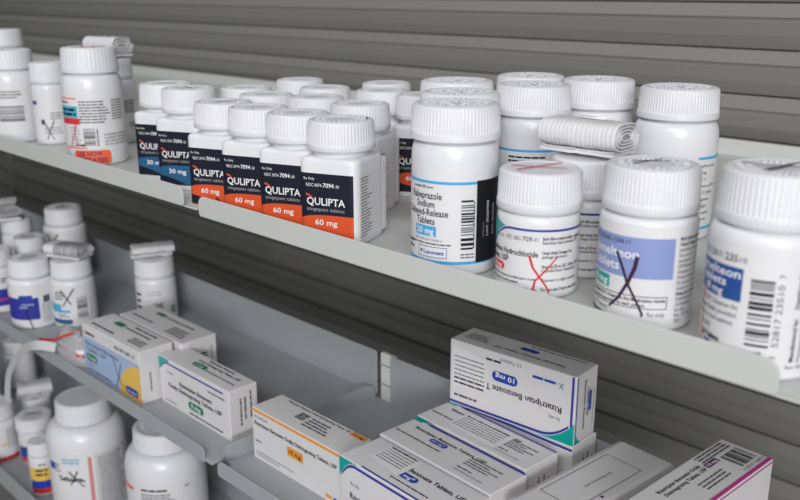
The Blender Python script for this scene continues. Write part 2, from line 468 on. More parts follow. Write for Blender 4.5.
# ------------------------------------------------------------------ blue-edged round bottles
def blue_bottle(label, loc, face, H=85.5, detail=True, group='big blue-edged round bottles', R=22.3, side=False):
    t, s, lab, c = bottle('round_pill_bottle', label, 'bottle', loc, face, R, H, 23.0, 17.5, H-28, group, mark=2, ribs=76, paper=(13.5 if side else -44, 7.2, 60 if side else 44, 48.6), neck=.84)
    p = Print(s, lab); ul, ur = (13.5, 60) if side else (-44, 44)
    p.rect('colour_band', 'sky', ul, 6.6, ur, 8.2, 1); p.rect('top_band', 'sky', ul, 47.6, ur, 49.0, 1)
    if detail:
        p.rect('black_panel', 'black', 11.6, 7.2, 31, 49.4, 2)
        p.text('lettering', 'white', 'LOT: 25283408', 19.5, 20.5, 1.5, 18, rot=90, lvl=3); p.text('lettering', 'white', 'EXP: 2028/03', 24.2, 20.5, 1.5, 16, rot=90, lvl=3)
        p.dash('lettering', 'pale', 28.5, 14, 28.5+26, .8, 6, rot=90, lvl=3)
        p.dash('lettering', 'pale', 15.8, 20, 15.8+8, .3, 3, rot=90, lvl=3)
        uc = -15.8
        p.dash('lettering', 'soft', uc-8, 45.2, uc-2.5, .8, 8); p.text('lettering', 'black', '302', uc-2, 45.0, 1.5, 3, bold=.016); p.dash('lettering', 'soft', uc+1.6, 45.2, uc+5, .8, 4)
        for i, (w, wd) in enumerate((('Rabeprazole', 18.5), ('Sodium', 11.2), ('Delayed-Release', 25), ('Tablets', 11.6))):
            p.text('lettering', 'black', w, uc, 39.8 - 4.35*i, 3.4, wd*1.04, 'C', bold=.014)
        p.rect('strength_badge', 'sky', uc-6.8, 20.6, uc+6.8, 25.8, 2); p.text('strength_text', 'white', '20 mg', uc, 21.7, 3.1, 11, 'C', bold=.016, lvl=3)
        p.text('lettering', 'soft', 'Print Medication Guides at:', uc-7, 18.2, 1.3, 17.5); p.dash('lettering', 'soft', uc-11, 16.3, uc+14.5, .75, 9)
        p.frame('maker_mark', 'dblue', -20.0, 9.6, -3.2, 15.2, .3); p.text('maker_mark', 'dblue', 'Lannett', -16.3, 11.3, 2.0, 11.6, bold=.02)
        p.rect('maker_mark', 'plum', -18.6, 11.8, -17.2, 13.2, 2)
        p.dash('lettering', 'black', -31, 15.5, -24.5, 1.0, 5); p.dash('lettering', 'black', -31, 12.5, -24.5, 1.0, 15)
        p.bars('barcode', 'black', 3.6, 14.5, 10.0, 40.4, 26, 'v', 5)
        p.dash('barcode', 'soft', 10.0, 15, 10.0+24, .7, 2, rot=90)
        p.dash('lettering', 'soft', 3.6, 11.6, 10.6, .7, 11); p.dash('lettering', 'soft', 3.6, 10.0, 10.6, .7, 12)
    elif side:
        for k in range(9):
            p.text('lettering', 'soft', ('tablets and', '6 mg', '10 11', 'Store at 20 to', '25 C (68 to', 'dispense', 'in tight', 'container', 'Rx only')[k], 15.0, 43.2 - 3.9*k, 1.8, bold=.0)
    else:
        p.block('lettering', 'black', -14, 44, 10, 2.4, 3, 1.0, 8); p.text('lettering', 'black', 'Tablets', -10, 34, 3, bold=.02)
    p.done()
    return t
blue_bottle('big white round bottle with sky-blue edged label and black side panel, foremost on the shelf', (-.2949, .3365, 0), camdeg(-.2949, .3365))
blue_bottle('big white round bottle right behind the black-panelled one, second cap of three in line', (-.3268, .3765, 0), 120, H=85.5)
blue_bottle('big white round bottle, third cap back in line behind the black-panelled bottle', (-.3600, .4113, 0), 120, H=87)
blue_bottle('big white round bottle with thin blue label line, left of the folded leaflet', (-.3213, .4373, 0), camdeg(-.3213, .4373), detail=False)
blue_bottle('big white round bottle hidden to its cap behind the one left of the leaflet', (-.3575, .4828, 0), 60, detail=False)
blue_bottle('big white round bottle rising behind the folded paper leaflet', (-.3090, .4890, 0), 60, H=86, detail=False)
blue_bottle('biggest clear-fronted white round bottle at back right, blue label edge showing at its right', (-.2478, .4778, 0), camdeg(-.249, .4765)+2, H=86.5, detail=False, side=True, R=24)

# ------------------------------------------------------------------ right-hand small round bottles
def r_print(s, lab, visible=True):
    p = Print(s, lab); R = s.R
    n = 40; us = [-34 + 72*i/n for i in range(n+1)]
    cv = lambda u: 33.6 if u > -13 else 33.6 - ((-13-u)/17)**2*13
    p.area('colour_band', 'dblue', us, lambda u: cv(u)-.55, lambda u: cv(u)+.55, 1)
    ut = [-34 + 18*i/14 for i in range(15)]
    p.area('corner_patch', 'teal', ut, lambda u: cv(u)+1.0, lambda u: max(cv(u)+1.0, 38.6 - (u+34)*.28), 1)
    p.text('lettering', 'soft', 'NDC 65862-', -15.8, 28.4, 2.0, 8.4); p.text('lettering', 'soft', '709', -7.0, 28.3, 2.3, 4.6, bold=.01); p.text('lettering', 'soft', '-01', -2.2, 28.4, 2.0, 2.6)
    p.text('lettering', 'soft', 'Rx only', -23.5, 28.4, 1.3)
    p.text('lettering', 'black', 'Raloxifene Hydrochloride', .6, 21.0, 2.7, 32, 'R', bold=.02)
    p.text('lettering', 'black', 'Tablets, USP', -14.2, 17.2, 2.7, 16, 'R', bold=.02)
    p.pill('strength_badge', 'red', -28.5, 12.4, -16.8, 16.0, 2); p.text('strength_text', 'white', '60 mg', -22.6, 13.3, 1.9, 8, 'C', bold=.02, lvl=3)
    p.text('lettering', 'black', 'PHARMACIST: Dispense the Medication Guide', -.2, 9.6, 1.15, 29, 'R', bold=.016)
    p.text('lettering', 'black', 'provided separately to each patient.', -8.3, 7.4, 1.15, 22, 'R', bold=.02)
    p.text('lettering', 'black', '100 Tablets', 0.6, 4.2, 1.4, 9, 'R', bold=.016)
    rows = (('Each film-coated tablet contains', 1, 29.2), ('Raloxifene hydrochloride, USP', 0, 27.2), ('Usual Adult Dosage: See', 1, 22.4), ('package literature.', 0, 20.4),
            ('Store at 20 to 25 C (68 to 77 F)', 1, 15.8), ('Controlled Room Temperature]', 0, 13.8), ('Dispense in a tight container', 0, 9.2), ('Do not use if inner seal is torn', 1, 4.6))
    for (tx, bo, v) in rows: p.text('lettering', 'black', tx, 2.4, v, 1.5, len(tx)*.68, bold=.008+.014*bo)
    return p
xr, yr = -.2418, .3374
t, s, lab, c = bottle('round_pill_bottle', 'small white round bottle with a red X penned across its dark blue-lined label', 'bottle', (xr, yr, 0), camdeg(xr, yr), 19.8, 59.5, 20.3, 18.5, 35.5, None, mark=0, ribs=68, paper=(-44, 2.6, 44, 34.6), neck=.86)
p = r_print(s, lab)
p.stroke('pen_mark', 'redpen', [(-3.4, 21.6), (-1.6, 16), (1.6, 11.4), (4.6, 7.2), (6.2, 3.6)], 1.1, 5, .7)
p.stroke('pen_mark', 'redpen', [(9.5, 21.0), (4, 14.5), (-.4, 9.6), (-1.4, 4)], .6, 5.6, 1.0)
p.done()
p = top_print(c, 59.5); p.cross('pen_mark', 'redpen', (-11, -8), (10, 13), (-14, 3), (12, -2), 1.5, 1); p.done()
xp, yp = -.2420, .3805
t, s, lab, c = bottle('round_pill_bottle', 'small white round bottle with dark blue label line, carrying the folded paper leaflet', 'bottle', (xp, yp, 0), camdeg(xp, yp)-20, 19.8, 59.5, 20.3, 18.5, 35.5, None, mark=0, ribs=68, paper=(-44, 2.6, 44, 34.6), neck=.86)
r_print(s, lab).done()

xm, ym = -.1838, .3372
t, s, lab, c = bottle('round_pill_bottle', 'white round bottle with lilac-blue label panel and a thick black X', 'bottle', (xm, ym, 0), camdeg(xm, ym)+8, 20.7, 69.6, 20.5, 19, 46.0, None, mark=1, ribs=68, paper=(-46, 2.0, 46, 46.5), neck=.86)
p = Print(s, lab)
p.rect('colour_panel', 'peri', -36, 24.0, 9.2, 41.6, 1)
p.text('lettering', 'black', 'NDC 65162-1250-11', -9.5, 38.4, 1.9, 23, 'R', bold=.01)
p.text('lettering', 'white', 'Ramelteon', -5.6, 32.4, 3.8, 27, 'R', bold=.014); p.text('lettering', 'white', 'Tablets', -13.8, 26.8, 3.8, 18.5, 'R', bold=.014)
p.rect('strength_badge', 'teal', -36, 17.8, -18.4, 23.2, 1); p.text('strength_text', 'white', '8 mg', -19.4, 19.2, 2.8, 10, 'R', bold=.016)
p.frame('warning_frame', 'black', -35, 10.8, 7.4, 16.4, .3)
p.text('lettering', 'black', 'PHARMACIST: Dispense the Medication Guide', 6.6, 14.0, 1.4, 38, 'R', bold=.02)
p.text('lettering', 'black', 'provided separately to each patient.', -1.6, 11.7, 1.4, 28, 'R', bold=.02)
p.text('lettering', 'soft', 'Rx only', -.6, 7.6, 2.0, 7.4); p.text('lettering', 'soft', '30 Tablets', -18.5, 8.0, 1.7, 10.5, 'R')
p.rect('maker_mark', 'black', -36, 3.2, -13.4, 6.2, 2); p.dash('maker_mark', 'white', -31, 4.2, -15.5, .9, 4, lvl=3)
rows = ('Each tablet contains', 'Usual Dosage: See', 'prescribing information', 'Store at 20 to 25 C', 'permitted to 15-30 C', 'USP Controlled Room', 'Dispense in a tight', 'Protect from moisture', 'Do not use if seal is', 'broken or missing', 'Keep out of reach', 'Distributed by:', 'of children', 'Rx only', 'Rev. 03-2021', '2021')
for i, tx in enumerate(rows): p.text('lettering', 'black' if i in (0, 1, 10) else 'soft', tx, 11.4, 40.6 - 2.4*i, 1.5, min(14, len(tx)*.85), bold=.02 if i in (0, 1, 10) else 0)
p.stroke('pen_mark', 'purplepen', [(-15.0, 34.6), (-12, 28), (-9.5, 21.5), (-5, 13.5), (-2.6, 8.6), (-3.0, 7.6)], 1.3, 5, .9)
p.stroke('pen_mark', 'purplepen', [(-6.2, 33.6), (-6.8, 29), (-9.2, 22), (-13.0, 14.5), (-17.2, 9.6)], 1.8, 5.6, .9)
p.done()
p = top_print(c, 69.2); p.cross('pen_mark', 'purplepen', (-12, -5), (7, 12), (-13, 5), (12, 6), 1.5, 1); p.done()

x2, y2 = -.1273, .3270
t, s, lab, c = bottle('round_pill_bottle', 'white round bottle with dark blue panel and barcode, rightmost on the upper shelf', 'bottle', (x2, y2, 0), camdeg(x2, y2), 22.0, 77.0, 20.7, 19.8, 51, None, mark=1, ribs=60, paper=(-48, 2.0, 48, 50.5), neck=.88)
p = Print(s, lab)
p.rect('colour_panel', 'mblue', -38, 29.4, -7.6, 42.2, 1)
p.text('lettering', 'soft', 'NDC 52817-', -16.3, 44.4, 2.3, 15, 'R'); p.text('lettering', 'soft', '235', -15.6, 44.3, 2.7, 5.4, bold=.016); p.text('lettering', 'soft', '10', -9.4, 44.4, 2.2, 2.6)
p.text('lettering', 'white', 'Ramelteon', -8.5, 38.2, 3.3, 26, 'R', bold=.014); p.text('lettering', 'white', 'Tablets', -14.0, 34.4, 3.1, 17.5, 'R', bold=.014); p.text('lettering', 'white', '8 mg', -15.2, 30.6, 2.8, 9.5, 'R', bold=.014)
for i, (tx, w, u) in enumerate((('PHARMACIST: Dispense the', 25, -8.4), ('Medication Guide provided', 25, -8.7), ('separately to each patient.', 24, -9.4), ('Rx only', 6, -20), ('30 Tablets', 10.5, -14.6))):
    p.text('lettering', 'black' if i == 4 else 'soft', tx, u, (26.2, 23.0, 19.8, 16.2, 11.8)[i], 1.9 if i < 4 else 2.1, w, 'R', bold=.03 if i == 4 else 0)
p.rect('side_line', 'sticker', -27.6, 4, -26.6, 30, 2); p.dash('lettering', 'dblue', -23.5, 9.8, -19, 1.0, 6)
p.bars('barcode', 'black', -4.6, 13.5, 3.6, 41.0, 30, 'v', 9)
p.text('barcode', 'soft', '52817 23510', 7.0, 14.0, 2.3, 24, rot=90); p.text('barcode', 'soft', '7', 7.0, 40.6, 2.1, rot=90)
p.text('barcode', 'soft', 'N', 1.6, 9.4, 2.3, rot=90); p.text('barcode', 'soft', '3', 6.6, 9.2, 2.2, rot=90)
p.text('lettering', 'black', 'Manufactured by:', 13.2, 8.2, 1.6, 17, rot=90, bold=.02); p.text('lettering', 'black', 'Distributed by:', 13.2, 29.0, 1.6, 15.5, rot=90, bold=.02)
for k, (a, bb) in enumerate(((' Pharmaceuticals, LLC', 'Softpharma, LLC'), ('Warminster, PA 18974', 'Parsippany, NJ'))):
    p.text('lettering', 'soft', a.strip(), 16.0+2.8*k, 8.2, 1.5, 18, rot=90); p.dash('lettering', 'soft', 15.0+2.8*k, 29.0, 15.0+2.8*k+14, 1.1, 70+k, rot=90)
p.text('lettering', 'soft', 'Rev. 05/20', 10.6, 5.4, 1.5, 9)
p.done()
p = top_print(c, 77.0); p.stroke('pen_mark', 'purplepen', [(-4.5, -8.5), (1, -1), (4, 6.5), (8, 13)], 2.6, 1, 1.2); p.stroke('pen_mark', 'purplepen', [(-13, 2.5), (-4, 1), (15, 3.6)], 1.1, 1.4); p.dash('pen_mark', 'purplepen', -14, 4.2, -6, .6, 9); p.done()

# ------------------------------------------------------------------ folded leaflets
def leaflet(label, loc, face, L, W, T, turns=3, seed=1, dark_end=False, stripes=False, flap=True, tilt=(0, 0), crumple=.0, cat='leaflet', name='folded_leaflet', wrap=None):
    """flattened roll of printed paper lying along local X; sizes in mm"""
    t = thing(name, label, cat, loc, math.radians(face)); t.rotation_euler = (tilt[0], tilt[1], math.radians(face))
    rg = random.Random(seed)
    z_b = 4.0 if flap else 0.0
    path = []
    N = 26
    for k in range(int(N*turns)+1):
        a = 2*PI*k/N; sc = .30 + .70*k/(N*turns)
        ca, sa = math.cos(a), math.sin(a)
        w = W/2*sc; h = T/2*(.16 + .84*k/(N*turns))
        e = .42
        x = w*math.copysign(abs(ca)**e, ca); y = h*math.copysign(abs(sa)**.9, sa)
        path.append((x, y))
    # end the sheet underneath
    th = .55; nL = 12
    def sheet(path, x0, x1, zc, th):
        b = MB(); rowsO = []; rowsI = []
        for i in range(nL+1):
            xx = x0 + (x1-x0)*i/nL; ro = []; ri = []
            j = [crumple*rg.uniform(-1, 1) for _ in path]
            for q, (a, h) in enumerate(path):
                pa = path[max(q-1, 0)]; pb = path[min(q+1, len(path)-1)]
                d = Vector((pb[0]-pa[0], pb[1]-pa[1])); d.normalize()
                ro.append((xx*MM, (a+j[q])*MM, (zc+h+j[q]*.5)*MM)); ri.append((xx*MM, (a+d.y*-th+j[q])*MM, (zc+h+d.x*th+j[q]*.5)*MM))
            rowsO.append(ro); rowsI.append(ri)
        bo, n = b.grid(rowsO); bi, _ = b.grid(rowsI)
        m = nL*n
        for q in range(n-1):
            b.f.append((bo+q, bo+q+1, bi+q+1, bi+q)); b.f.append((bo+m+q, bo+m+q+1, bi+m+q+1, bi+m+q))
        for i in range(nL):
            for q in (0, n-1): b.f.append((bo+i*n+q, bo+(i+1)*n+q, bi+(i+1)*n+q, bi+i*n+q))
        return b
    zc = z_b + T/2
    r = obj('folded_sheet', sheet(path, -L/2, L/2, zc, th), M['leaf'], t, smooth=60)
    # printed columns on the outside
    mb = MB(); outer = path[-N:]
    def strip(x0, x1, qs, off=.12):
        for q in qs:
            if q+1 >= len(outer): continue
            pts = []
            for (a, h) in (outer[q], outer[q+1]):
                n_ = Vector((a/(W/2)**2, h/(T/2)**2)); n_.normalize(); pts.append((a+n_.x*(off+crumple), zc+h+n_.y*(off+crumple)))
            mb.quad((x0*MM, pts[0][0]*MM, pts[0][1]*MM), (x1*MM, pts[0][0]*MM, pts[0][1]*MM), (x1*MM, pts[1][0]*MM, pts[1][1]*MM), (x0*MM, pts[1][0]*MM, pts[1][1]*MM))
    if stripes:
        x = -L*.2
        while x < L*.47:
            w = rg.choice((1.4, 2.0, 2.6)); strip(x, x+w, range(1, 17)); x += w + rg.choice((1.0, 1.5))
        obj('print', mb, M['leafgrey'], r)
    else:
        x = -L*.46
        while x < L*.46:
            strip(x, x+.16, range(2, 19)); x += rg.uniform(2.0, 3.2)
        obj('print', mb, M['pale'], r)
    # shade in the gaps at the roll's ends, painted as dark sheets
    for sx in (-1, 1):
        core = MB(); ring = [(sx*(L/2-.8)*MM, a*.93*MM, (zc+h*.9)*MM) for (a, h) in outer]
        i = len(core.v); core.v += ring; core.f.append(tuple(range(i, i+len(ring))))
        obj('gap_shade', core, M['leafdark'] if dark_end else M['leafgrey'], r)
    if flap:
        fp = [(-W*.30 + W*.80*i/8, math.sin(PI*i/8)*.35) for i in range(9)]
        fl = obj('flap', sheet([(a, h-.2) for a, h in fp], -L/2-1.5, L/2-2.0, 1.7, 1.5), M['leaf'], t, smooth=60)
        f2 = [(-W*.25 + W*.70*i/8, .2) for i in range(9)]
        obj('flap', sheet(f2, -L/2-.5, L/2-3.0, 3.0, .8), M['leaf'], t, smooth=60)
    return t, zc
t, zc = leaflet('white folded paper leaflet with printed end layers, lying on a small bottle cap', (-.2442, .3795, .0597), 3, 43, 26, 15, 4, 3, crumple=.30)
p = Print(Plane((0, 0, zc+7.5), (1, 0, 0), (0, 1, 0), (0, 0, 1)), [k for k in t.children if k.name.startswith('folded')][0], .15)
for (a, b_) in ((-2, 0), (-2, 1.4), (-1.2, 2.6)): p.dash('print', 'leafgrey', -3+a, b_, 7+a, .8, int(9+b_*3), lvl=1)
p.done()

# ------------------------------------------------------------------ upper left blurred bottles
def plain(label, loc, face, R, H, capR, capH, zs, paper_v, group, name='round_pill_bottle', ribs=44, mark=1, neck=.86):
    return bottle(name, label, 'bottle', loc, face, R, H, capR, capH, zs, group, mark=mark, ribs=ribs, paper=(-R*2, paper_v[0], R*2, paper_v[1]), neck=neck)
x, y = -.6835, .3350
t, s, lab, c = plain('large white bottle with torn-top cap and red-orange USE NOW sticker at its foot', (x, y, .004), camdeg(x, y), 23.6, 92, 22.2, 19.5, 59, (14, 54), None)
p = Print(s, lab)
p.rect('colour_panel', 'cyan', -44, 38.2, -13.4, 47.5, 1); p.rect('colour_panel', 'red', -44, 33.2, -12.0, 38.0, 1); p.rect('colour_band', 'sticker', -44, 53.0, -14, 54.0, 1); p.rect('colour_band', 'sticker', -44, 14, -8, 15, 1)
p.dash('lettering', 'soft', -36, 49.6, -22, 1.4, 4); p.dash('lettering', 'navy', -36, 43.6, -15, 2.0, 14); p.dash('lettering', 'navy', -36, 40, -15, 2.0, 24)
p.block('lettering', 'soft', -12, 50.5, 12, 2.3, 8, 1.0, 6, .25); p.block('lettering', 'soft', 13.5, 51, 26, 2.1, 8, .9, 7, .2)
p.bars('barcode', 'black', -10.0, 16.5, -1.0, 30.5, 20, 'v', 8); p.dash('barcode', 'soft', .2, 16, .2+14, 1.0, 3, rot=90)
p.block('lettering', 'pale', -22, 30, -12, 2.4, 7, 1.0, 9); p.block('lettering', 'pale', 6, 24, 30, 2.6, 4, 1.5, 12, .1)
p.dash('lettering', 'black', -17.5, 16.0, -9, 1.4, 3)
p.stroke('pen_mark', 'redpen', [(-17, 34), (-17.5, 26), (-15.5, 16)], .5, 5); p.stroke('pen_mark', 'redpen', [(-14.5, 34), (-17.5, 27), (-23, 15)], .5, 5.4)
p.done()
b = MB()
us = [-20 + 30*i/24 for i in range(25)]
def hh(u):
    d = max(0, (-20+2.5)-u, u-(10-2.5)); return 5.6 - (2.5 - math.sqrt(max(0, 6.25-d*d)))
b.grid([[s.p(u, 7.0-hh(u), .25) for u in us], [s.p(u, 7.0+hh(u), .25) for u in us]])
st = obj('sticker', b, M['sticker'], t, smooth=40); st['label'] = 'red-orange sticker'
p = Print(s, st, .3); p.text('lettering', 'plum', 'USE NOW', -17, 8.0, 3.8, 20, bold=.016); p.text('lettering', 'plum', 'OUTDATED', -19, 3.0, 3.6, 26, bold=.016); p.done()
p = top_print(c, 92)
for a in range(6): p.stroke('torn_seal', 'sticker' if a % 2 else 'leaf', [(-12+4*a, -6+2*(a % 3)), (-8+4*a, 2-(a % 2)*3), (-9+4*a, 7)], 2.0, 1)
p.done()
x, y = -.7616, .3960
t, s, lab, c = plain('narrow white bottle behind the USE NOW bottle, curled clear wrap on its cap', (x, y, .004), camdeg(x, y), 18.6, 76, 16.2, 17, 50, (8, 46), None)
p = Print(s, lab); p.block('lettering', 'soft', 6, 38, 20, 2.4, 5, 1.2, 5); p.block('lettering', 'soft', 10, 18, 22, 2.4, 2, 1.2, 6); p.done()
leaflet('curled clear plastic wrap lying on the narrow white bottle cap', (x-.008, y, .0802), 10, 42, 24, 16, 3, 8, crumple=.7, cat='wrap', name='plastic_wrap', flap=True)
x, y = -.7980, .3500
t, s, lab, c = plain('slim white bottle with black penned X, between two larger blurred bottles', (x, y, .004), camdeg(x, y), 15.2, 73, 15.6, 18, 49, (5, 44), None)
p = Print(s, lab); p.rect('colour_panel', 'dblue', -24, 36, -13.5, 39.5, 1); p.block('lettering', 'pale', -2, 28, 12, 2.4, 3, 1.4, 5); p.block('lettering', 'pale', -8, 15, 12, 2.4, 3, 1.0, 6)
p.cross('pen_mark', 'blackpen', (-8, 22), (0, 5), (1, 22), (-6, 5), .9); p.rect('pen_mark', 'plum', -10, 18.5, -6.8, 23, 3); p.done()
pen_on(t, 73, [[(-9, -5), (6, 8)]], 'blackpen', 1.0)
x, y = -.8400, .3335
t, s, lab, c = plain('large white bottle with black barcode, cut off by the left frame edge', (x, y, .004), camdeg(x, y), 23.5, 83, 21.0, 17, 54, (8, 50), 'blurred large bottles at far left')
p = Print(s, lab); p.bars('barcode', 'black', -14, 20, 8, 34, 14, 'v', 6); p.dash('lettering', 'soft', 18, 8, 18+22, 1.2, 4, rot=90); p.block('lettering', 'soft', -16, 46, 8, 2.6, 3, 1.2, 7); p.done()
x, y = -.9800, .3840
t, s, lab, c = plain('large white bottle at far upper left, its cap above the barcoded bottle', (x, y, .004), camdeg(x, y), 25, 95, 21.5, 17, 62, (8, 50), 'blurred large bottles at far left')

# ------------------------------------------------------------------ lower left blurred bottles
zl = -.180
x, y = -.8430, .3300
t, s, lab, c = plain('white bottle with royal blue label block and black pen stroke on the lower tray', (x, y, zl), camdeg(x, y), 22.2, 68, 20.0, 17, 45, (3, 44), None)
p = Print(s, lab); p.rect('colour_panel', 'dblue', -40, 10, 4.5, 32, 1); p.rect('colour_panel', 'royal', -14, 30.5, -1, 35, 1.2); p.rect('colour_panel', 'lblue', -12, 25, 0, 26.2, 2); p.dash('lettering', 'lblue', -14, 22, -6, 1.6, 4)
p.block('lettering', 'pale', 7, 24, 20, 2.2, 9, 1.0, 5); p.stroke('pen_mark', 'blackpen', [(-4, 24.5), (-8, 17), (-5, 8), (-3, 1)], 1.1, 5); p.rect('lettering', 'soft', 9, 26, 16, 33, 2); p.done()
c_ = top_print(c, 68); c_.cross('pen_mark', 'blackpen', (-9, -5), (8, 6), (-6, 8), (9, -3), .9, 1); c_.done()
x, y = -.8150, .3595
t, s, lab, c = plain('white bottle with penned black X and barcode, carrying a barcoded folded leaflet', (x, y, zl), camdeg(x, y), 20.8, 66.5, 19.6, 17, 43, (3, 42), None)
p = Print(s, lab); p.rect('colour_band', 'sky', -30, 16.5, -5, 19, 1); p.rect('colour_band', 'green', -30, 4.5, -4, 6.5, 1); p.rect('colour_band', 'royal', -30, 6.5, -4, 9.5, 1); p.rect('colour_panel', 'cyan', -30, 19, -14, 25, 1)
p.block('lettering', 'soft', -20, 36, -8, 3.0, 3, 1.4, 5); p.block('lettering', 'soft', -18, 14, -6, 2.2, 2, 1.0, 15); p.bars('barcode', 'black', 1.5, 10, 11.5, 32, 18, 'v', 8); p.dash('lettering', 'pale', 15, 10, 15+20, 1.0, 4, rot=90)
p.cross('pen_mark', 'blackpen', (-13, 40), (-3.5, 25), (0, 41), (-12, 23), 1.4); p.done()
leaflet('folded leaflet with dark barcode stripes lying on the X-marked bottle cap', (x, y-.001, zl+.0667), 24, 41, 26, 12, 3, 12, stripes=True, crumple=.3)
x, y = -.9525, .4180
t, s, lab, c = plain('tall white bottle with blue label patch standing behind the striped leaflet', (x, y, zl), camdeg(x, y), 23.0, 85, 20.6, 18, 62, (6, 60), None)
p = Print(s, lab); p.rect('colour_panel', 'royal', -30, 36, -4, 44, 1); p.rect('colour_panel', 'lblue', -12, 38, 0, 44, 1.2); p.block('lettering', 'soft', 4, 43, 16, 3, 3, 1.6, 4); p.cross('pen_mark', 'blackpen', (-22, 58), (-13, 40), (-8, 58), (-21, 44), 1.5); p.done()
pen_on(t, 85, [[(-6, -4), (2, 8)]], 'blackpen', 1.6)
x, y = -.7590, .4185
t, s, lab, c = plain('white bottle standing alone behind the cartons with a crumpled leaflet on top', (x, y, zl), camdeg(x, y), 19.6, 66.5, 19.4, 17, 43, (3, 42), None)
p = Print(s, lab); p.bars('barcode', 'soft', -4, 14, 5.5, 25, 14, 'v', 8); p.rect('colour_band', 'green', -16, 10.5, -6, 12.5, 1); p.block('lettering', 'black', -24, 32, -14, 6.5, 3, 2.4, 5); p.block('lettering', 'soft', 14, 18, 22, 2.6, 3, 1.6, 6); p.block('lettering', 'pale', -10, 36, 10, 3.0, 2, 1.0, 6); p.done()
leaflet('crumpled folded leaflet on the cap of the bottle behind the cartons', (x-.004, y+.002, zl+.0667), 66, 40, 25, 9, 3, 21, crumple=.8)
x, y = -1.010, .3870
t, s, lab, c = plain('white bottle at left of the lower tray topped by a dark-ended rolled leaflet', (x, y, zl), camdeg(x, y), 17.5, 67, 17.0, 16, 43, (3, 42), None)
leaflet('rolled leaflet with dark grey oval end, lying at far left of the lower tray', (x+.004, y-.006, zl+.0672), 158, 26, 34, 19, 1.3, 31, dark_end=True, crumple=.2, flap=True)
x, y = -.922, .3640
t, s, lab, c = plain('white bottle squeezed between the blue-block bottle and the rolled-leaflet bottle', (x, y, zl), camdeg(x, y), 17.0, 67, 16.6, 16, 43, (3, 42), None)
c_ = top_print(c, 67); c_.block('torn_seal', 'leaf', -9, 7, 8, 3.2, 5, 1.8, 4); c_.done()
x, y = -.9080, .3220
t, s, lab, c = plain('white bottle with blue label and red line at the left frame edge, lower tray', (x, y, zl), camdeg(x, y), 19.0, 64.5, 17.5, 16, 42, (3, 41), None)
p = Print(s, lab); p.rect('colour_panel', 'dblue', -40, 8, 18, 26, 1); p.rect('colour_band', 'pink', -40, 14, 16, 16, 2); p.block('lettering', 'soft', 2, 36, 16, 3, 2, 1.5, 5); p.done()

# clear bag with red print, and white strap
t = thing('plastic_bag', 'crumpled clear plastic bag with red printed line beside the pale blue carton', 'bag', (-.735, .318, zl))
rg = random.Random(5); b = MB(); rows = []
for i in range(12):
    row = []
    for j in range(14):
        a = 2*PI*j/14; v = i/11
        rx = .034*(1 - .55*v) * (1 + .18*rg.uniform(-1, 1)); ry = .0145*(1 - .6*v)*(1 + .2*rg.uniform(-1, 1))
        row.append((rx*math.cos(a), ry*math.sin(a)+.002*math.sin(5*v), .001 + .026*v + .0025*rg.uniform(-1, 1)*(0 if i == 0 else 1)))
    rows.append(row)
base, n = b.grid(rows, wrap=True); b.fan([base+j for j in range(14)][::-1]); b.fan([base+11*n+j for j in range(14)])
fm = obj('film', b, M['clear'], t, smooth=30)
b = MB(); pts = []
for i in range(15):
    f_ = i/14; pts.append((-.036 + .052*f_, -.0160 + .010*f_**2, .009 + .017*f_**1.4 + .0006*math.sin(9*f_)))
b.grid([[(p_[0], p_[1], p_[2]) for p_ in pts], [(p_[0]+.001, p_[1], p_[2]+.0028) for p_ in pts]])
obj('red_line', b, M['red'], fm)
b = lathe([(5.6, 0), (6, .6), (6, 10), (5, 11.5)], 24); b.v = [(p_[0]+.0205, p_[1]-.001, p_[2]+.001) for p_ in b.v]
k = obj('vial', b, M['cap'], t, smooth=40)
b = lathe([(6.2, 0), (6.2, 4)], 24); b.v = [(p_[0]+.0205, p_[1]-.001, p_[2]+.0055) for p_ in b.v]
obj('red_band', b, M['red'], k, smooth=40)

t = thing('plastic_strap', 'white curled plastic strap hooked over the lower tray lip at far left', 'strap', (-.7345, .296, -.1700))
cp = [(-.7330, .3010, -.1670), (-.7400, .2930, -.1645), (-.7480, .2890, -.1655), (-.7620, .290, -.1707), (-.7760, .290, -.1780), (-.7883, .290, -.1865), (-.8010, .290, -.1960), (-.8124, .290, -.2062), (-.8220, .290, -.2160), (-.8279, .290, -.2259), (-.8330, .290, -.2390), (-.8360, .290, -.2523)]
b = MB(); A = []; B = []; A2 = []; B2 = []
for i, p_ in enumerate(cp):
    d = Vector(cp[min(i+1, len(cp)-1)]) - Vector(cp[max(i-1, 0)]); d.normalize()
    w = Vector((.30, -.90, .30)).cross(d); w.normalize(); w *= .0042
    nn = d.cross(w); nn.normalize(); nn *= .0004
    q = Vector(p_) - Vector((-.7345, .296, -.1700))
    A.append(q+w+nn); B.append(q-w+nn); A2.append(q+w-nn); B2.append(q-w-nn)
b.grid([A, B, B2, A2, A])
obj('band', b, M['strap'], t, smooth=50)

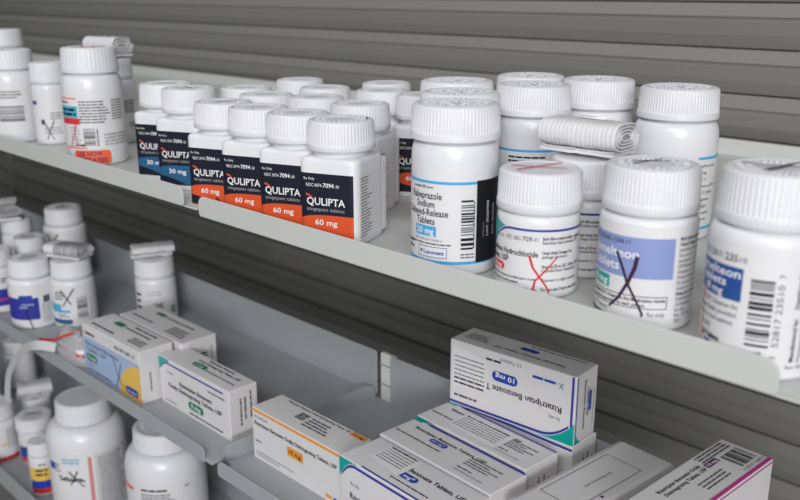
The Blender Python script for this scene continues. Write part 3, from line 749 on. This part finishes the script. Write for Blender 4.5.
# ------------------------------------------------------------------ bottom tray jars
zb = -.378
x, y = -.7990, .3490
t, s, lab, c = plain('largest white jar with red-lined label and black scrawl on the bottom tray', (x, y, zb), camdeg(x, y), 38.5, 125, 27.5, 21, 84, (8, 80), None, name='pill_jar', ribs=60, mark=0, neck=.9)
p = Print(s, lab); p.rect('side_line', 'side_pink', -1.5, 10, 2.0, 76, 1); p.frame('warning_frame', 'soft', 6, 8, 40, 77, .4)
p.block('lettering', 'soft', 8, 73, 38, 2.5, 24, 1.1, 5, .2); p.block('lettering', 'cyan', -27, 73, -5, 3.4, 2, 1.6, 5)
p.text('lettering', 'black', 'Tablets', -34, 50, 5.0, 26, bold=.016); p.block('lettering', 'soft', -38, 66, -30, 3.4, 3, 1.4, 8)
p.cross('pen_mark', 'blackpen', (-21, 61), (-7, 44), (-12, 62), (-20, 46), 1.5); p.stroke('pen_mark', 'blackpen', [(-30, 51), (-24, 54), (-18, 50), (-12, 53), (-6, 50)], 1.6); p.rect('colour_panel', 'royal', -46, 60, -38, 68, 1); p.done()
x, y = -.6910, .3760
t, s, lab, c = plain('white jar under the tray seam, right of the largest jar on the bottom tray', (x, y, zb), camdeg(x, y), 37.5, 124, 28.5, 19, 86, (8, 80), None, name='pill_jar', ribs=60, mark=1, neck=.9)
p = Print(s, lab); p.rect('side_line', 'sticker', -58, 70, -36, 74, 1); p.block('lettering', 'black', -26, 73, 6, 3.0, 1, 2.0, 5); p.block('lettering', 'soft', -26, 69, 10, 2.6, 8, 1.2, 6); p.block('lettering', 'soft', 16, 74, 22, 3, 1, 1.4, 6); p.done()
x, y = -.9380, .3510
t, s, lab, c = plain('small white bottle with blue and red label and scrawled cap, bottom tray', (x, y, zb), camdeg(x, y), 19.0, 54, 20.5, 15, 36, (3, 34), None)
p = Print(s, lab); p.rect('colour_panel', 'mblue', -24, 8, -6, 22, 1); p.rect('colour_panel', 'red', -24, 3, -6, 8, 1); p.block('lettering', 'pale', 6, 31, 18, 3, 8, 1.2, 4); p.done()
c_ = top_print(c, 54); c_.cross('pen_mark', 'blackpen', (-12, -4), (10, 6), (-9, 6), (11, -4), 1.2, 1); c_.done()
x, y = -.8620, .3260
t, s, lab, c = plain('smallest white bottle with yellow, blue and red label, bottom tray front', (x, y, zb), camdeg(x, y), 14.0, 60, 13.6, 14, 44, (2, 40), None)
p = Print(s, lab); p.rect('colour_panel', 'yellow', -17, 19, 9, 34, 1); p.rect('colour_panel', 'royal', -17, 10, 9, 19, 1); p.rect('colour_panel', 'red', -17, 4, 9, 10, 1); p.rect('side_line', 'pink', 12, 2, 15, 34, 1); p.block('lettering', 'navy', -9, 30, 6, 5, 2, 2.4, 5); p.dash('lettering', 'black', -5, 37, 3, 1.6, 4); p.done()
x, y = -.9960, .3780
t, s, lab, c = plain('white bottle with crumpled leaflet on its cap, behind the scrawled-cap bottle', (x, y, zb), camdeg(x, y), 18.0, 48, 17.5, 14, 31, (3, 29), None)
leaflet('crumpled printed leaflet on a bottle cap of the bottom tray', (x, y, zb+.0482), 70, 38, 30, 15, 3, 44, crumple=1.2)
x, y = -.9740, .3225
t, s, lab, c = plain('white bottle with red label band, bottom tray at the left frame edge', (x, y, zb), camdeg(x, y), 22.0, 66, 21.0, 16, 45, (4, 42), None)
p = Print(s, lab); p.rect('colour_band', 'red', -40, 0.6+1, 40, 6, 1); p.rect('colour_panel', 'yellow', 2, 20, 8, 23, 1); p.block('lettering', 'pale', 8, 38, 22, 3, 8, 1.2, 4); p.done()
x, y = -1.1450, .4200
plain('white bottle far back on the bottom tray, dim below the curled strap', (x, y, zb), camdeg(x, y), 19.0, 66, 18, 16, 44, (4, 40), None)
x, y = -1.0900, .3500
plain('white bottle in shadow at the far left of the bottom tray', (x, y, zb), camdeg(x, y), 22.0, 80, 20, 16, 54, (4, 48), None)

# ------------------------------------------------------------------ cartons
def carton(label, loc, rot, L, D, H, group=None, name='medicine_carton', bulge=.0, bev=.0006):
    """L along local x, D deep (+y), H high; origin at the middle of its base; mm"""
    t = thing(name, label, 'box', loc, math.radians(rot), group)
    b = MB(); b.box(-L/2*MM, -D/2*MM, 0, L/2*MM, D/2*MM, H*MM)
    body = obj('carton', b, M['carton'], t, bevel=bev, seg=2)
    x = (L/2+.12)*MM
    for sx in (1, -1):
        e = MB()
        e.quad((sx*x, (-D/2+.9)*MM, .9*MM), (sx*x, (D/2-.9)*MM, .9*MM), (sx*x, (D/2-.9)*MM, (H-.9)*MM), (sx*x, (-D/2+.9)*MM, (H-.9)*MM))
        obj('end_flap', e, M['cartonend'], t)
    F = Plane((-L/2, -D/2, 0), (1, 0, 0), (0, 0, 1), (0, -1, 0))   # u from left, v up
    T = Plane((-L/2, -D/2, H), (1, 0, 0), (0, 1, 0), (0, 0, 1))    # u from left, v backwards
    E_ = Plane((L/2, -D/2, 0), (0, 1, 0), (0, 0, 1), (1, 0, 0))    # right end: u backwards, v up
    return t, body, Print(F, body, .12), Print(T, body, .12), Print(E_, body, .2)
def corner(x, y, L, D, rot):
    """centre of base from the front-left corner"""
    r = math.radians(rot); return (x + (L/2*math.cos(r) - D/2*math.sin(r))*MM, y + (L/2*math.sin(r) + D/2*math.cos(r))*MM)
# light blue carton
L, D, H = 95, 30.5, 45.5
cx, cy = corner(-.6945, .3098, L, D, .5)
t, bd, f, tp, e = carton('white carton with pale blue front, yellow quarter disc and green badge', (cx, cy, zl), .5, L, D, H)
f.rect('front_panel', 'lblue', 0.4, 0.4, L-.4, 34, 1)
us = [60 + (L-.4-60)*i/20 for i in range(21)]
f.area('yellow_disc', 'yellow', us, lambda u: .4, lambda u: .4 + 31*math.sqrt(max(0, 1-((L-.4-u)/35.0)**2)), 2)
f.pill('strength_badge', 'royal', 70, 3.5, 90, 10, 3); f.text('strength_text', 'white', '30 tablets', 80, 5.2, 2.4, 15, 'C', lvl=4)
f.text('lettering', 'black', 'Rizatriptan Benzoate', 5, 27.5, 3.6, 56); f.text('lettering', 'black', 'Tablets, USP', 5, 22, 3.6, 34)
f.pill('strength_badge', 'green', 5, 12.6, 23, 19.6, 3); f.text('strength_text', 'white', '5 mg', 14, 14.6, 3.4, 12, 'C', lvl=4, bold=.016)
f.text('lettering', 'soft', 'Rx only', 6, 8, 2); f.dash('lettering', 'soft', 6, 4, 46, 1.2, 4)
f.text('lettering', 'black', 'NDC 0781-', 56, 37.6, 2.6, 16, bold=.016); f.text('lettering', 'black', '5267-', 73, 37.4, 3, 9, bold=.016); f.text('lettering', 'black', '31', 84, 37.6, 2.6, 4, bold=.016)
f.rect('maker_mark', 'oband', 2.5, 36.5, 6, 39, 1); f.dash('maker_mark', 'soft', 7, 37, 22, 2.4, 6)
f.stroke('pen_mark', 'blackpen', [(52, 30), (56, 18), (63, 8), (70, 7)], .8, 5); f.stroke('pen_mark', 'blackpen', [(65, 27), (60, 14), (54, 3)], .7, 5.4)
tp.pill('strength_badge', 'green', 22, 17.5, 37, 23.5, 2); tp.dash('lettering', 'soft', 40, 19, 80, 2.0, 4); tp.dash('lettering', 'soft', 8, 5, 46, 2, 5); tp.dash('lettering', 'soft', 46, 24.5, 80, 2, 15); tp.block('lettering', 'soft', 66, 12, 92, 3, 3, 1.6, 6)
e.dash('lettering', 'soft', 8, 10, 8+16, 1.2, 4, rot=90); e.dash('lettering', 'soft', 20, 8, 20+28, 1.4, 5, rot=90); e.dash('lettering', 'pale', 24, 8, 24+28, 1.0, 6, rot=90)
for q in (f, tp, e): q.done()
# carton behind
L, D, H = 100, 33, 44.5
cx, cy = corner(-.6925, .3442, L, D, .5)
t, bd, f, tp, e = carton('white carton with green badge, standing behind the pale blue fronted carton', (cx, cy, zl), .5, L, D, H)
tp.pill('strength_badge', 'green', 22, 22, 37, 27, 2); tp.dash('lettering', 'soft', 40, 23, 82, 1.8, 4); tp.block('lettering', 'soft', 64, 15, 94, 3.2, 4, 1.6, 6); tp.dash('lettering', 'soft', 8, 8, 42, 1.8, 5)
e.dash('lettering', 'soft', 10, 8, 10+28, 1.4, 4, rot=90); e.block('lettering', 'soft', 14, 30, 24, 2.6, 4, 1.8, 7); e.dash('lettering', 'pale', 27, 6, 27+30, 1.2, 6, rot=90)
for q in (f, tp, e): q.done()

def wave(L, v0, v1, u0=0.0, k=.13):
    """flat line that rolls over near the left end like the printed swoosh"""
    return lambda u: v1 if u > k*L else v1 - (v1-v0)*((k*L-u)/(k*L))**2.2
# swoosh carton with green badge
L, D, H = 97.5, 25, 40.2
cx, cy = corner(-.5965, .3262, L, D, -.3)
t, bd, f, tp, e = carton('white carton with teal corner, blue swoosh and green badge beside the tray seam', (cx, cy, zl), -.3, L, D, H)
w = wave(L, 27, 36.5)
us = [L*i/40 for i in range(41)]
w2 = lambda u: w(u) - (0 if u < 30 else 0)
f.area('swoosh', 'dblue', us[1:38], lambda u: w(u)-.7, lambda u: w(u)+.7, 2)
f.area('corner_patch', 'teal', us[:8], lambda u: max(w(u)+1, H-.5-(0)), lambda u: H-.4, 2) if False else f.area('corner_patch', 'teal', us[:7], lambda u: min(H-.4, w(u)+1.0), lambda u: H-.4, 2)
f.text('lettering', 'black', 'Rizatriptan Benzoate', 52, 22.5, 3.3, 45, 'C', bold=.02); f.text('lettering', 'black', 'Orally Disintegrating Tablets, USP', 50, 17.0, 3.3, 75, 'C', bold=.02)
f.pill('strength_badge', 'green', 41, 7.6, 62, 14.2, 2); f.text('strength_text', 'white', '5 mg', 51.5, 9.4, 3.4, 13, 'C', bold=.016, lvl=3)
f.text('lettering', 'soft', 'Rx only', 12, 28.6, 2.0); f.dash('lettering', 'soft', 70, 31, 92, 1.3, 4); f.dash('lettering', 'pale', 6, 3.4, 24, 1.2, 5); f.dash('lettering', 'soft', 42, 3.2, 88, 1.4, 6)
tp.pill('strength_badge', 'green', 34, 8.2, 52, 13.6, 2); tp.text('strength_text', 'white', '5 mg', 43, 9.6, 2.6, 10, 'C', lvl=3)
tp.text('lettering', 'black', 'Rizatriptan Benzoate', 42, 20.2, 2.2, 33, bold=.02); tp.text('lettering', 'black', 'Orally Disintegrating Tablets, USP', 33, 15.6, 2.2, 55, bold=.02); tp.dash('lettering', 'soft', 52, 8.6, 92, 1.2, 6)
e.dash('lettering', 'soft', 9, 10, 9+22, 1.4, 4, rot=90); e.dash('lettering', 'soft', 13, 14, 13+18, 1.4, 5, rot=90); e.dash('lettering', 'soft', 18, 14, 18+22, 1.4, 6, rot=90)
for q in (f, tp, e): q.done()
# amber line carton
zr = -.183
L, D, H = 96, 27, 40
cx, cy = corner(-.4745, .3282, L, D, -.4)
t, bd, f, tp, e = carton('white carton with amber line along its top edge and amber badge', (cx, cy, zr), -.4, L, D, H)
f.rect('colour_band', 'oband', .4, H-2.6, L-.4, H-.6, 1)
f.text('lettering', 'black', 'Rizatriptan Benzoate Orally Disintegrating Tablets, USP', 3, 27.6, 2.8, 89, bold=.018); f.text('lettering', 'soft', 'NDC 0054-0393', 3, 33, 1.8, 15)
f.rect('strength_badge', 'oband', 40, 17.4, 57, 24.4, 2); f.text('strength_text', 'black', '10 mg', 48.5, 19.4, 3.2, 13, 'C', bold=.014, lvl=3)
f.dash('lettering', 'soft', 3.5, 14.4, 10, 1.3, 4); f.dash('lettering', 'pale', 3.5, 6.0, 46, 1.0, 5); f.dash('lettering', 'pale', 3.5, 3.6, 30, 1.0, 6)
f.dash('maker_mark', 'oband', 80, 3, 87, 2.6, 7); f.dash('maker_mark', 'royal', 88, 3, 94, 2.6, 8)
tp.text('lettering', 'black', 'Rizatriptan Benzoate Orally Disintegrating Tablets, USP', 13, 22.6, 1.9, 66, bold=.015); tp.rect('strength_badge', 'oband', 80, 21.0, 94, 25.6, 2); tp.text('strength_text', 'black', '10 mg', 87, 22.2, 2.2, 10, 'C', bold=.02, lvl=3)
tp.block('lettering', 'black', 34, 18, 44, 1.7, 5, 1.1, 5, .1); tp.block('lettering', 'soft', 46, 17, 74, 3.2, 4, 1.5, 6, .4)
for q in (f, tp, e): q.done()
# blue line cartons of one kind
def blue_carton(label, x, y, z, rot, L, D, H, top='side', front=True, sticker=None, flip=False, grp='white cartons with royal blue line and badge'):
    cx, cy = corner(x, y, L, D, rot)
    t, bd, f, tp, e = carton(label, (cx, cy, z), rot, L, D, H, grp)
    us = [L*i/40 for i in range(41)]
    w = wave(L, H-16, H-2.6, k=.16)
    if front:
        f.area('swoosh', 'dblue', us[1:], lambda u: w(u)-.9, lambda u: w(u)+.9, 2)
        f.area('corner_patch', 'teal', us[:8], lambda u: min(H-.4, w(u)+1.6), lambda u: H-.4, 2)
        f.text('lettering', 'soft', 'Rx only', 11, H-16, 2.2, 8); f.text('lettering', 'black', 'Rizatriptan Benzoate Tablets, USP', 10, H-25.5, 4.0, 74, bold=.014)
        f.pill('strength_badge', 'royal', 52, 14, 74, 20.4, 2); f.text('strength_text', 'white', '10 mg', 63, 15.6, 3.4, 15, 'C', bold=.016, lvl=3); f.dash('lettering', 'soft', 30, 9, 70, 1.4, 4)
    if top == 'big':
        tp.text('lettering', 'black', 'Rizatriptan Benzoate Tablets, USP', 18, 18.4, 3.4, 72, bold=.02)
        tp.pill('strength_badge', 'royal', 36, 10.4, 56, 16.0, 2); tp.text('strength_text', 'white', '10 mg*', 46, 11.8, 2.9, 15, 'C', bold=.016, lvl=3); tp.dash('lettering', 'soft', 40, 6.0, 72, 1.2, 4)
        tp.rect('swoosh', 'dblue', 20, .3, L-.4, 1.6, 2)
    else:
        tp.rect('swoosh', 'dblue', 14, D-1.6, L-.6, D-.2, 2); tp.rect('corner_patch', 'teal', .6, D-2.4, 8, D-.6, 1)
        tp.text('lettering', 'black', 'Rizatriptan Benzoate Tablets, USP', 10, 22.0, 2.6, 62, bold=.02)
        tp.pill('strength_badge', 'royal', 28, 16.4, 43, 20.8, 2); tp.text('strength_text', 'white', '10 mg*', 35.5, 17.5, 2.2, 11, 'C', lvl=3); tp.dash('lettering', 'soft', 2.5, 11.5, 44, 1.2, 5)
        tp.block('lettering', 'soft', 62, 21, 90, 2.6, 4, 1.1, 8, .4); tp.dash('lettering', 'soft', 62, 8, 74, 1.1, 5); tp.dash('lettering', 'pale', 62, 4.5, 86, 1.1, 6)
    if sticker:
        u0, v0, u1, v1, sk = sticker
        tp.area('sticker', 'leaf', [u0, (u0+u1)/2, u1], lambda u: v0+sk*(u-u0), lambda u: v1+sk*(u-u0)*.6, 3.5)
        for i in range(6):
            vv = v1-2.2-i*(v1-v0-3)/6
            tp.dash('sticker_text', 'black' if i == 0 else 'soft', u0+2, vv, u1-4, 1.3 if i == 0 else .8, 30+i, lvl=4.5)
    e.dash('lettering', 'soft', 7, 8, 7+26, 1.4, 4, rot=90); e.dash('lettering', 'soft', 12, 8, 12+30, 1.2, 5, rot=90); e.dash('lettering', 'soft', 17, 8, 17+30, 1.2, 6, rot=90); e.dash('lettering', 'pale', 22, 8, 22+26, 1.2, 7, rot=90)
    for q in (f, tp, e): q.done()
    return t
blue_carton('white carton nearest the viewer with teal corner, blue swoosh and paper sticker on top', -.3694, .3186, zr, -3.3, 95.5, 33, 47.5, 'big', True, (14, 12, 43, 31, -.10))
blue_carton('white carton with royal blue badge on top, second back from the tray lip', -.3714, .3548, zr, -3.6, 97.0, 32, 47.5, 'side', False)
blue_carton('white carton with long paper sticker on top, third back from the tray lip', -.3720, .3905, zr, -3.6, 95.5, 31, 47.5, 'side', True, (22, 6, 66, 25, -.04))
blue_carton('white carton underneath the upside-down carton, against the tray upstand', -.3690, .4274, zr, 0, 96.5, 27.5, 47.4, 'plain', True)
# upside-down carton on top
L, D, H = 97.5, 26.5, 47.5
cx, cy = corner(-.3695, .4205, L, D, 4.2)
t, bd, f, tp, e = carton('white carton lying upside down on top of the rear carton, blue line and teal corner', (cx, cy, zr+.0475), 4.2, L, D, H, 'white cartons with royal blue line and badge')
us = [L*i/48 for i in range(49)]
g = lambda u: 2.2 if u < .72*L else 2.2 + 15*((u-.72*L)/(.28*L))**2.3
f.area('swoosh', 'dblue', us[:47], lambda u: g(u)-.9, lambda u: g(u)+.9, 2)
f.area('corner_patch', 'teal', us[36:], lambda u: .4, lambda u: max(.4, g(u)-1.5), 2)
f.rect('swoosh', 'dblue', L-3.0, 13, L-1.4, H-.5, 2)
f.text('lettering', 'black', 'Rizatriptan Benzoate T', 88, 24.0, 4.2, 58, rot=180, bold=.014); f.text('lettering', 'soft', 'Rx only', 87, 16.6, 2.4, 8, rot=180)
f.pill('strength_badge', 'royal', 35, 27.6, 55, 34.6, 2); f.text('strength_text', 'white', '10 mg', 52.6, 33.0, 3.4, 15, rot=180, bold=.016, lvl=3)
f.text('lettering', 'soft', '12 Tablets', 57, 44.4, 2.2, 16, rot=180); f.dash('lettering', 'black', 30, 40.6, 42, 1.4, 5)
f.dash('maker_mark', 'royal', 66, 38.4, 84, 1.8, 6); f.stroke('maker_mark', 'teal', [(85.5, 40.5), (88.5, 36.5)], .6, 2); f.stroke('maker_mark', 'teal', [(85.5, 36.5), (88.5, 40.5)], .6, 2); f.dash('lettering', 'soft', 4, 7, 23, 1.6, 8)
f.area('sticker', 'leaf', [2, 17, 31], lambda u: 14+.10*(u-2), lambda u: 45-.45*(u-2)*.45, 3.5)
for i in range(7): f.dash('sticker_text', 'black' if i > 4 else 'soft', 4, 36-i*3.2, 29, 1.3 if i > 4 else .8, 30+i, lvl=4.5)
tp.text('lettering', 'soft', 'Rizatriptan Benzoate Tablets, USP', 84, 9.5, 2.6, 54, rot=180, bold=.01); tp.pill('strength_badge', 'royal', 46, 14.2, 60, 18.6, 2); tp.dash('lettering', 'soft', 50, 22, 92, 1.0, 5); tp.block('lettering', 'soft', 6, 16, 26, 2.6, 4, 1.0, 6)
e.text('lettering', 'soft', 'Rizatriptan Benzoate', 10.0, 42, 2.3, 34, rot=-90, bold=.02); e.text('lettering', 'soft', 'Tablets, USP', 6.0+.0, 36, 2.3, 20, rot=-90, bold=.02) if False else e.text('lettering', 'soft', 'Tablets, USP', 14.0, 36, 2.3, 20, rot=-90, bold=.02)
e.rect('swoosh', 'dblue', .9, 1, 2.0, H-1, 1)
e.rect('strength_badge', 'royal', 16.2, 19, 19.6, 33, 2); e.dash('lettering', 'pale', 22, 8, 22+26, 1.0, 7, rot=90)
e.area('corner_patch', 'teal', [.6+i for i in range(10)], lambda u: .6, lambda u: .6+10*max(0, 1-u/9.6)**2, 1.5)
for q in (f, tp, e): q.done()

# plain white box with thin frame
L, D, H = 38.5, 105, 49.8
cx, cy = corner(-.2625, .3500, L, D, -4.6)
t, bd, f, tp, e = carton('plain white rounded box with a thin rectangular outline on its lid', (cx, cy, zr), -4.6, L, D, H, name='white_box', bev=.0028)
tp.frame('outline', 'soft', 5.5, 20, 31, 82, .45, 2)
tp.text('lettering', 'soft', '(for Pharmacy use)', 19.6, 66, 2.0, 24, rot=-90)
tp.rect('print_mark', 'plum', 32.0, 40, 34.0, 42, 2)
for q in (f, tp, e): q.done()
# pink striped carton
L, D, H = 31, 95.5, 45
rk = -3.0
cx, cy = corner(-.1953, .3580, L, D, rk)
carton('white carton lying flat underneath the pink-striped carton', (cx, cy, zr), rk, 30, 94, 30)
t, bd, f, tp, e = carton('white carton with magenta stripe, barcode and plum badge at lower right', (cx, cy, zr+.030), rk, L, D, H)
tp.rect('colour_band', 'pink', L-2.6, .4, L-.4, D-.4, 2)
# text runs along the depth, reading away from the tray lip
tp.text('lettering', 'black', 'Rizatriptan Benzoate Orally', 8.6, 58.5, 2.3, 41, 'R', rot=90, bold=.02); tp.text('lettering', 'black', 'Disintegrating Tablets, USP', 12.6, 58.5, 2.3, 40, 'R', rot=90, bold=.02)
tp.rect('strength_badge', 'plum', 8.6, 60, 12.4, 72, 2); tp.text('strength_text', 'white', '10 mg', 11.6, 61.5, 2.2, 9, rot=90, bold=.016, lvl=3)
for i in range(3): tp.dash('lettering', 'soft', 17+2.6*i, 40, 17+2.6*i+24, 1.0, 4+i, rot=90)
for i in range(3): tp.dash('lettering', 'soft', 2.0+2.4*i, 62, 2.0+2.4*i+29, 1.1, 14+i, rot=90)
tp.bars('barcode', 'black', 10.5, 75, 23.5, 92, 24, 'v', 7)
tp.text('barcode', 'soft', '3 16714 1 2584 6', 27.0, 72, 2.0, 21, rot=90)
e.rect('colour_band', 'pink', 1, H-1.6, D-1, H-.7, 1)
for q in (f, tp, e): q.done()

# ------------------------------------------------------------------ light, camera
def area(name, loc, target, sx, sy, power, col=(1, 1, 1)):
    l = bpy.data.lights.new(name, 'AREA'); l.shape = 'RECTANGLE'; l.size = sx; l.size_y = sy; l.energy = power; l.color = col
    o = bpy.data.objects.new(name, l); COL.objects.link(o); o.location = loc
    d = Vector(target) - Vector(loc); o.rotation_euler = d.to_track_quat('-Z', 'Y').to_euler()
    return o
area('ceiling_or_fill_lamp', (.55, -1.00, 1.08), (-.2, .4, 0), 1.2, .26, 17, (.985, .985, 1))
area('ceiling_or_fill_lamp', (-1.2, .0, 1.45), (-1.0, .4, -.1), 1.2, .30, 5.5, (.985, .985, 1))
area('ceiling_or_fill_lamp', (2.0, -2.0, .80), (-.3, .6, -.1), 1.2, .6, 66, (.985, .985, 1))  # added low fill light from the right, reaching the wall beneath the shelf
wd = bpy.data.worlds.new('World'); S.world = wd; wd.use_nodes = True
wd.node_tree.nodes['Background'].inputs[0].default_value = (.95, .97, 1, 1)
wd.node_tree.nodes['Background'].inputs[1].default_value = .24

cam = bpy.data.cameras.new('camera'); co = bpy.data.objects.new('camera', cam); COL.objects.link(co)
Xc = Vector((.70909, -.20008, -.67613)); Yc = Vector((.70511, .20121, .67995)); Zc = Vector((0, .95890, -.28376))
right = Vector((Xc[0], Yc[0], Zc[0])); up = Vector((Xc[1], Yc[1], Zc[1])); fwd = Vector((Xc[2], Yc[2], Zc[2]))
R3 = Matrix((right, up, -fwd)).transposed()
co.matrix_world = Matrix.Translation((0, 0, .14)) @ R3.to_4x4()
cam.sensor_width = 36; cam.lens = 882/800*36; cam.clip_start = .01; cam.clip_end = 20
cam.dof.use_dof = True; cam.dof.focus_distance = .50; cam.dof.aperture_fstop = 11
S.camera = co
S.view_settings.view_transform = 'Standard'; S.view_settings.look = 'None'
S.view_settings.exposure = 0; S.view_settings.gamma = 1; S.view_settings.use_curve_mapping = False
